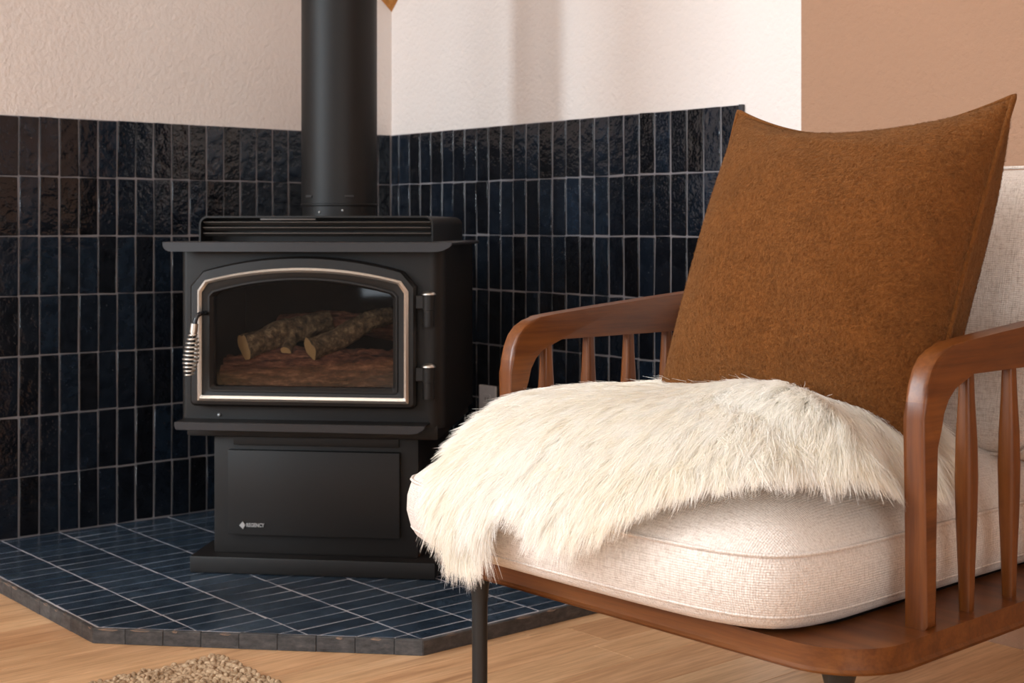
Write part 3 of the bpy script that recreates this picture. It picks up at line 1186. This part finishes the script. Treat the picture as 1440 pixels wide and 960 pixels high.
# seat frame: rounded slab
bm = prism_bm(rrect(-CW, 0.0, 0.0, CD, 0.092, 14), 'z', FZ0, FZ1)
top_e = [e for e in bm.edges if all(abs(v.co.z - FZ1) < 1e-6 for v in e.verts)]
bot_e = [e for e in bm.edges if all(abs(v.co.z - FZ0) < 1e-6 for v in e.verts)]
bmesh.ops.bevel(bm, geom=top_e, offset=0.0025, segments=2, affect='EDGES')
bot_e = [e for e in bm.edges if all(abs(v.co.z - FZ0) < 1e-6 for v in e.verts)]
bmesh.ops.bevel(bm, geom=bot_e, offset=0.009, segments=3, affect='EDGES', profile=0.6)
smooth_angle(from_bm('seat_frame', bm, M_CHAIR_X, chair), 28)
from_bm('gap_shade', prism_bm(rrect(-CW + 0.10, -0.100, 0.050, CD - 0.06, 0.06, 6), 'z', FZ1 - 0.001, FZ1 + 0.0025), M_GAPSHADE, chair)  # dark sheet standing in for the shadow under the seat cushion

# legs
for lx, ly, rake in ((-0.074, 0.07, 0), (-0.733, 0.080, 0), (-0.074, 0.79, 0.46), (-0.704, 0.79, 0.46)):
    lg = smooth_angle(from_bm('leg', lathe_bm([(0.0118, 0.0), (0.0122, 0.235), (0.0145, 0.265), (0.0215, 0.292), (0.025, 0.304)], 24), M_BLACKLEG, chair), 50)
    lg.location = (lx, ly, 0)
    for v in lg.data.vertices:
        v.co.y += rake * (0.304 - v.co.z)
    from_bm('mounting_plate', box_bm(-0.036, 0.036, -0.036, 0.036, 0.3035, 0.3085, 0.001, 1), M_BLACKLEG, lg)

# arms
def arm_outline():
    p = [(0.150, FZ1 - 0.002), (0.150, 0.585)]
    p += [(0.1515, 0.606), (0.157, 0.627), (0.166, 0.645), (0.179, 0.6585), (0.196, 0.667), (0.218, 0.6725), (0.250, 0.676)]
    p += [(0.33, 0.6825), (0.43, 0.690), (0.54, 0.698), (0.64, 0.705), (0.785, 0.713)]
    p += [(0.792, 0.708), (0.792, FZ1 - 0.002), (0.760, FZ1 - 0.002), (0.760, 0.628), (0.753, 0.634)]
    p += [(0.55, 0.634), (0.42, 0.634), (0.32, 0.634), (0.262, 0.634)]
    p += [(0.237, 0.632), (0.216, 0.6245), (0.199, 0.611), (0.187, 0.593), (0.181, 0.572), (0.179, 0.55), (0.179, FZ1 - 0.002)]
    return p


for xc in (-0.026, -CW + 0.026):
    bm = prism_bm(arm_outline(), 'x', -0.0145, 0.0145, 0.0065, 4)
    ar = smooth_angle(from_bm('arm', bm, M_CHAIR_Y, chair), 32)
    ar.data.materials.append(M_CHAIR_Z)
    for pf in ar.data.polygons:
        if pf.center.z < 0.60:
            pf.material_index = 1
    ar.location = (xc, 0.004 if xc > -0.1 else 0.0, 0)
    for sy in ((0.274, 0.380, 0.484, 0.588, 0.688) if xc > -0.1 else (0.240, 0.338, 0.436, 0.535, 0.634)):
        sp = smooth_angle(from_bm('spindle', lathe_bm([(0.0080, FZ1 - 0.002), (0.0095, 0.39), (0.0118, 0.45), (0.0128, 0.505), (0.0118, 0.55), (0.0092, 0.60), (0.0080, 0.637)], 24), M_CHAIR_Z, chair), 50)
        for v in sp.data.vertices:            # softly squared section
            rr_ = math.hypot(v.co.x, v.co.y)
            if rr_ > 1e-6:
                k_ = 0.93 / ((abs(v.co.x / rr_) ** 5 + abs(v.co.y / rr_) ** 5) ** 0.2)
                v.co.x *= k_
                v.co.y *= k_
        sp.location = (xc, sy, 0)
from_bm('back_rail', box_bm(-CW + 0.03, -0.03, 0.765, 0.788, 0.60, 0.66, 0.006, 2), M_CHAIR_X, chair)

# seat cushion
CC = np.array([-0.418, 0.300])
SEAM = 0.432


def smooth_closed(P, it=2):
    P = np.array(P, float)
    for _ in range(it):
        Q_ = np.empty((2 * len(P), 2))
        N_ = np.roll(P, -1, 0)
        Q_[0::2] = 0.75 * P + 0.25 * N_
        Q_[1::2] = 0.25 * P + 0.75 * N_
        P = Q_
    return P


cush = smooth_closed([(-0.078, 0.66), (-0.078, 0.50), (-0.078, 0.35), (-0.078, 0.20), (-0.080, 0.07), (-0.100, -0.005), (-0.165, -0.036), (-0.28, -0.046), (-0.45, -0.048), (-0.62, -0.044),
                      (-0.73, -0.036), (-0.795, -0.012), (-0.812, 0.035), (-0.806, 0.085), (-0.775, 0.125), (-0.744, 0.150), (-0.737, 0.20), (-0.735, 0.35), (-0.735, 0.50), (-0.735, 0.66), (-0.70, 0.685), (-0.12, 0.685)], 3)
ang_c = np.arctan2(cush[:, 1] - CC[1], cush[:, 0] - CC[0])
rad_c = np.hypot(cush[:, 0] - CC[0], cush[:, 1] - CC[1])
od = np.argsort(ang_c)
ang_s, rad_s = ang_c[od], rad_c[od]


def rout(a):
    return np.interp(a, ang_s, rad_s, period=2 * PI)


CROWN = 0.094


def crown(lam):
    return SEAM + CROWN * (1 - np.clip(lam, 0, 1) ** 4.2)


th = np.linspace(-PI, PI, 160, endpoint=False)
ro = rout(th)
dirs = np.stack([np.cos(th), np.sin(th)], 1)
rings = []
for z, k in ((0.3395, -0.070), (0.3395, -0.030), (0.3425, -0.016), (0.350, -0.005), (0.363, 0.002), (0.385, 0.008), (0.408, 0.007), (0.424, 0.002), (SEAM, -0.001)):
    rings.append(np.column_stack([CC + dirs * (ro + k)[:, None], np.full(len(th), z)]))
for lam in (0.985, 0.965, 0.94, 0.90, 0.85, 0.78, 0.70, 0.60, 0.48, 0.35, 0.22, 0.10):
    wob = 0.0015 * np.sin(th * 7 + lam * 9)
    rings.append(np.column_stack([CC + dirs * (ro * lam)[:, None], crown(lam) + wob * (1 - lam)]))
V = np.concatenate(rings)
nt_ = len(th)
Q = []
for i in range(len(rings) - 1):
    for k in range(nt_):
        Q.append((i * nt_ + k, i * nt_ + (k + 1) % nt_, (i + 1) * nt_ + (k + 1) % nt_, (i + 1) * nt_ + k))
me = arr_mesh('seat_cushion', V, Q)
bm = bmesh.new()
bm.from_mesh(me)
bm.verts.ensure_lookup_table()
f = bm.faces.new([bm.verts[k] for k in range(nt_)])
f = bm.faces.new([bm.verts[(len(rings) - 1) * nt_ + k] for k in range(nt_)])
f.smooth = True
bpy.data.meshes.remove(me)
seat_c = from_bm('seat_cushion', bm, M_LINEN, chair, False)
seat_c.data.polygons.foreach_set('use_smooth', [True] * len(seat_c.data.polygons))
for z, k in ((SEAM, 0.0005), (0.3600, 0.0004)):
    pts = [(*(CC + dirs[i] * (ro[i] + k)), z) for i in range(0, nt_)]
    from_bm('piping', tube_bm(pts, 0.0026 if z > 0.4 else 0.0018, 6, closed=True), M_LINEN, seat_c, True)


# back cushion
def cushion_block(w, h, t, edge, n=22):
    """soft box cushion centred at origin: x width, z height, y thickness"""
    V, idx = [], {}
    bm = bmesh.new()
    bmesh.ops.create_cube(bm, size=2.0)
    bmesh.ops.subdivide_edges(bm, edges=bm.edges[:], cuts=n, use_grid_fill=True)
    for v in bm.verts:
        x, y, z = v.co
        # rounded box
        ex_, ey_, ez_ = w / 2 - edge, t / 2 - edge, h / 2 - edge
        p = Vector((x * w / 2, y * t / 2, z * h / 2))
        c = Vector((max(-ex_, min(ex_, p.x)), max(-ey_, min(ey_, p.y)), max(-ez_, min(ez_, p.z))))
        d = p - c
        if d.length > 1e-6:
            p = c + d.normalized() * edge
        bul = (1 - (p.x / (w / 2)) ** 2) * (1 - (p.z / (h / 2)) ** 2)
        p.y += math.copysign(0.030 * max(0, bul) ** 0.7, y) if abs(y) > 0.5 else 0
        p.x *= 1 - 0.012 * (1 - (p.z / (h / 2)) ** 2)
        v.co = p
    return bm


bc = from_bm('back_cushion', cushion_block(0.655, 0.43, 0.13, 0.045), M_LINEN, chair, True)
bc.location = (-0.4065, 0.640, 0.688)
bc.rotation_euler = (math.radians(-14), 0, 0)
pts = [(p[0], -0.040, p[1]) for p in rrect(-0.3270, 0.3270, -0.2150, 0.2150, 0.045, 8)]
from_bm('piping', tube_bm(pts, 0.0027, 6, closed=True), M_LINEN, bc, True)

# ------------------------------------------------------------------ throw pillow
BL, BR = Vector((-0.548, 0.272, 0.530)), Vector((-0.085, 0.272, 0.525))
TL, TR = Vector((-0.503, 0.423, 0.999)), Vector((-0.036, 0.413, 0.990))
nrm = (BR - BL).cross(TL - BL).normalized()          # points to the chair's back or front
if nrm.y > 0:
    nrm = -nrm


def pillow_pt(u, v, side):
    """u,v in -1..1"""
    uu = u * (1 - 0.035 * (1 - v * v) * abs(u) ** 3)
    vv = v * (1 - (0.205 if v > 0 else 0.04) * (1 - u * u) ** 1.0 * abs(v) ** 3)
    s, t = (uu + 1) / 2, (vv + 1) / 2
    p = BL.lerp(BR, s).lerp(TL.lerp(TR, s), t)
    th_ = 0.098 * ((1 - abs(u) ** 2.6) * (1 - abs(v) ** 2.4)) ** 0.62
    if side < 0:
        th_ = 0.120 * ((1 - abs(u) ** 5) * (1 - abs(v) ** 3)) ** 0.58
    wr = 0.0030 * math.sin(7 * u + 5 * v) * (1 - u * u) * (1 - v * v) + 0.004 * math.exp(-((v - 0.74 + 0.18 * u) / 0.05) ** 2) * (1 - u * u)
    return p + nrm * side * (th_ + wr)


NP = 56
bm = bmesh.new()
gridf = {}
for side in (1, -1):
    for i in range(NP + 1):
        for j in range(NP + 1):
            u = math.sin((i / NP - 0.5) * PI) * 0.6 + (2 * i / NP - 1) * 0.4
            v = math.sin((j / NP - 0.5) * PI) * 0.6 + (2 * j / NP - 1) * 0.4
            if side == -1 and (i in (0, NP) or j in (0, NP)):
                gridf[(side, i, j)] = gridf[(1, i, j)]
            else:
                gridf[(side, i, j)] = bm.verts.new(pillow_pt(u, v, side))
    for i in range(NP):
        for j in range(NP):
            bm.faces.new((gridf[(side, i, j)], gridf[(side, i + 1, j)], gridf[(side, i + 1, j + 1)], gridf[(side, i, j + 1)]))
edge_ids = [(i, 0) for i in range(NP)] + [(NP, j) for j in range(NP)] + [(i, NP) for i in range(NP, 0, -1)] + [(0, j) for j in range(NP, 0, -1)]
seam_pts = [gridf[(1, i, j)].co.copy() for i, j in edge_ids]
bmesh.ops.recalc_face_normals(bm, faces=bm.faces)
bm.verts.index_update()
pv = np.array([v.co[:] for v in bm.verts])
pq = np.array([[v.index for v in f.verts] for f in bm.faces])
bm.free()
# short woolly fibres lying on the cloth
A_, B_, C_, D_ = (pv[pq[:, k]] for k in range(4))
fn = np.cross(C_ - A_, D_ - B_)
far = np.linalg.norm(fn, axis=1)
fn /= far[:, None] + 1e-12
NF = 60000
pick = rng.choice(len(pq), NF, p=far / far.sum())
ru, rv = rng.random((NF, 1)), rng.random((NF, 1))
P0 = (A_[pick] * (1 - ru) + B_[pick] * ru) * (1 - rv) + (D_[pick] * (1 - ru) + C_[pick] * ru) * rv
Nf = fn[pick]
Tf = np.cross(Nf, rng.normal(0, 1, (NF, 3)))
Tf /= np.linalg.norm(Tf, axis=1, keepdims=True)
Bf = np.cross(Nf, Tf)
Lf = rng.uniform(0.0025, 0.0060, (NF, 1))
wf = rng.uniform(0.00018, 0.00034, (NF, 1))
bend = rng.normal(0, 0.35, (NF, 1))
pts3 = [P0 - Nf * 0.0004, P0 + Tf * Lf * 0.5 + Nf * Lf * 0.24, P0 + Tf * Lf + Bf * Lf * bend + Nf * Lf * rng.uniform(0.05, 0.38, (NF, 1))]
FV = np.stack([q for p in pts3 for q in (p - Bf * wf, p + Bf * wf)], 1).reshape(-1, 3)
fb = len(pv) + np.arange(NF)[:, None] * 6
FQ = np.concatenate([fb + np.array([[0, 1, 3, 2]]), fb + np.array([[2, 3, 5, 4]])])
pil = new_obj('throw_pillow', arr_mesh('throw_pillow', np.concatenate([pv, FV]), np.concatenate([pq, FQ])), M_WOOL)
pil.location = CH.translation
pil.rotation_euler = (0, 0, KR)
tag(pil, 'caramel brown wool throw pillow leaning against the armchair back cushion', 'pillow')
from_bm('seam', tube_bm(seam_pts, 0.0042, 8, closed=True), M_WOOL, pil, True)

# ------------------------------------------------------------------ sheepskin
skin_out = smooth_closed([(-0.095, 0.33), (-0.088, 0.26), (-0.090, 0.160), (-0.125, 0.090), (-0.175, 0.035), (-0.230, 0.000), (-0.275, -0.030), (-0.300, -0.050), (-0.325, -0.062), (-0.360, -0.074), (-0.400, -0.078), (-0.440, -0.072),
                          (-0.485, -0.056), (-0.512, -0.062), (-0.545, -0.096), (-0.585, -0.120), (-0.622, -0.120), (-0.648, -0.088), (-0.650, -0.040), (-0.640, 0.000), (-0.638, 0.06), (-0.658, 0.14), (-0.685, 0.24), (-0.66, 0.33), (-0.55, 0.37),
                          (-0.35, 0.37), (-0.17, 0.36)], 2)
SO = np.array([-0.42, 0.17])
RR = 0.075
FLOW = np.array([-0.34, 0.36])        # the locks fan out from here
L0 = 0.95


def drape(P):
    """plan position (chair-local) -> point on the cushion, hanging over its edge"""
    d = P - CC
    r = np.hypot(d[:, 0], d[:, 1]) + 1e-9
    a = np.arctan2(d[:, 1], d[:, 0])
    R0 = rout(a)
    lam = r / R0
    ex_ = np.clip((lam - L0) * R0, 0, None)
    a0 = np.arctan(CROWN * 4.2 * L0 ** 3.2 / R0)
    al = np.minimum(ex_ / RR, PI / 2 - a0)
    down = np.clip(ex_ - RR * (PI / 2 - a0), 0, None)
    rh = np.minimum(r, L0 * R0) + (RR * (np.sin(a0 + al) - np.sin(a0)) + 0.012 * al / (PI / 2 - a0)) * np.where(ex_ > 0, 1, 0)
    z = crown(np.minimum(lam, L0)) - RR * (np.cos(a0) - np.cos(a0 + al)) * np.where(ex_ > 0, 1, 0) - down
    x = CC[0] + rh * np.cos(a)
    y = CC[1] + rh * np.sin(a)
    # soft folds of the hide
    fold = 0.018 * np.exp(-(((P[:, 1] - 0.165 + 0.30 * (P[:, 0] + 0.2)) / 0.038) ** 2)) * np.clip((P[:, 0] + 0.48) * 4, 0, 1)
    fold = fold + 0.022 * np.clip((P[:, 0] + 0.42) / 0.24, 0, 1) * np.clip((P[:, 1] - 0.02) / 0.14, 0, 1)
    return np.stack([x, y, z + 0.034 + fold], 1)


def normals(P, e=0.004):
    dx = drape(P + [e, 0]) - drape(P - [e, 0])
    dy = drape(P + [0, e]) - drape(P - [0, e])
    n = np.cross(dx, dy)
    return n / (np.linalg.norm(n, axis=1, keepdims=True) + 1e-12)


def inside(P, poly):
    x, y = P[:, 0], P[:, 1]
    c = np.zeros(len(P), bool)
    for (x0, y0), (x1, y1) in zip(poly, np.roll(poly, -1, 0)):
        if y0 == y1:
            continue
        t = ((y0 > y) != (y1 > y)) & (x < (x1 - x0) * (y - y0) / (y1 - y0) + x0)
        c ^= t
    return c


VV, QQ, AA = [], [], []
# hide
off = 0
NR = 26
m_ = len(skin_out)
for i in range(NR + 1):
    lam = max(i / NR, 0.02)
    pr = SO + (skin_out - SO) * lam
    VV.append(drape(pr))
    AA.append(np.column_stack([np.full(m_, 0.3), np.full(m_, 0.6)]))
idx = np.arange(m_)
for i in range(NR):
    QQ.append(np.stack([i * m_ + idx, i * m_ + (idx + 1) % m_, (i + 1) * m_ + (idx + 1) % m_, (i + 1) * m_ + idx], 1))
off = (NR + 1) * m_

# wool: clumped strands with real thickness
NC = 8000
cand = np.column_stack([rng.uniform(-0.80, 0.0, 60000), rng.uniform(-0.2, 0.42, 60000)])
cand = cand[inside(cand, skin_out)][:NC]
NC = len(cand)
PER = 46
ctrP = np.repeat(cand, PER, 0)
rootP = ctrP + rng.normal(0, 0.0058, ctrP.shape)
ok = inside(rootP, skin_out)
cid = np.repeat(np.arange(NC), PER)[ok]
rootP = rootP[ok]
NS = len(rootP)


def frame_at(P):
    n = normals(P)
    e = 0.004
    d = P - FLOW
    d = d / (np.linalg.norm(d, axis=1, keepdims=True) + 1e-9)
    t = drape(P + d * e) - drape(P - d * e)
    t = t / (np.linalg.norm(t, axis=1, keepdims=True) + 1e-12)
    b = np.cross(n, t)
    return n, t, b


# clump shapes
cn, ct, cb = frame_at(cand)
cS = drape(cand)
lenC = 0.064 * rng.uniform(0.78, 1.18, NC)
dist_c = np.linalg.norm((cand - SO) / [0.34, 0.26], axis=1)
lay = np.clip(0.60 + 0.55 * dist_c, 0.6, 1.2)               # how far the lock lies over
swirl = rng.normal(0, 0.33, NC) + 0.25 * np.sin(cand[:, 0] * 23) * np.cos(cand[:, 1] * 19)
SEG = 3
ts = np.linspace(0, 1, SEG + 1)


def lock(n, t, b, L, lay, sw, ts):
    """bent centre line: leaves along the normal, lies over along the flow, drops a little"""
    pts = []
    for s in ts:
        up = L * (s - 0.50 * s * s * np.minimum(lay, 1.3))
        fw = L * lay * (0.25 * s + 0.55 * s * s)
        p = n * (up * 0.80)[:, None] + (t * np.cos(sw)[:, None] + b * np.sin(sw)[:, None]) * (fw)[:, None]
        p[:, 2] -= 0.20 * L * s * s
        pts.append(p)
    return np.stack(pts, 1)


rn, rt, rb_ = frame_at(rootP)
rS = drape(rootP)
Ls = lenC[cid] * rng.uniform(0.72, 1.10, NS)
sws = swirl[cid] + rng.normal(0, 0.13, NS)
lays = lay[cid] * rng.uniform(0.85, 1.15, NS)
own = rS[:, None, :] + lock(rn, rt, rb_, Ls, lays, sws, ts)
gl_ = cS[:, None, :] + lock(cn, ct, cb, lenC, lay, swirl, ts)
pull = (0.48 * ts ** 1.2)[None, :, None]
path = own * (1 - pull) + gl_[cid] * pull
# crimp
ph = rng.uniform(0, 2 * PI, NS)
amp = 0.0011 * rng.uniform(0.3, 1.5, NS)
cr = np.sin(ph[:, None] + ts[None, :] * 9.0) * amp[:, None] * ts[None, :]
path += rb_[:, None, :] * cr[:, :, None]
stray = rng.random(NS) < 0.012
path[stray] += (rng.normal(0, 0.006, (stray.sum(), 1, 3)) * (ts ** 1.5)[None, :, None])
tang = np.gradient(path, axis=1)
side = np.cross(tang, rng.normal(0, 1, (NS, 1, 3)))
side /= (np.linalg.norm(side, axis=2, keepdims=True) + 1e-12)
w = (0.00048 * (1 - 0.78 * ts ** 1.5))[None, :, None] * rng.uniform(0.7, 1.25, (NS, 1, 1))
Lv = path - side * w
Rv = path + side * w
SV = np.stack([Lv, Rv], 2).reshape(-1, 3)
base_i = off + np.arange(NS)[:, None] * (2 * (SEG + 1)) + (np.arange(SEG) * 2)[None, :]
SQ = np.stack([base_i, base_i + 1, base_i + 3, base_i + 2], 2).reshape(-1, 4)
tint = np.clip(0.55 + 0.25 * np.sin(cand[:, 0] * 14 + 2) * np.cos(cand[:, 1] * 11 + 1) + rng.normal(0, 0.16, NC), 0, 1)
SA_ = np.stack([np.broadcast_to(ts[None, :], (NS, SEG + 1)), np.broadcast_to(tint[cid][:, None], (NS, SEG + 1))], 2)
SA_ = np.repeat(SA_, 2, axis=1).reshape(-1, 2)
allV = np.concatenate(VV + [SV])
allQ = np.concatenate(QQ + [SQ])
allA = np.concatenate(AA + [SA_])
me = arr_mesh('sheepskin', allV, allQ, True)
ca = me.color_attributes.new('strand', 'FLOAT_COLOR', 'POINT')
ca.data.foreach_set('color', np.column_stack([allA, np.zeros(len(allA)), np.ones(len(allA))]).astype(np.float32).ravel())
shp = new_obj('sheepskin', me, M_FUR)
shp.location = CH.translation
shp.rotation_euler = (0, 0, KR)
tag(shp, 'cream long-haired sheepskin draped over the armchair seat', 'sheepskin')
print('strands', NS, 'faces', len(allQ))
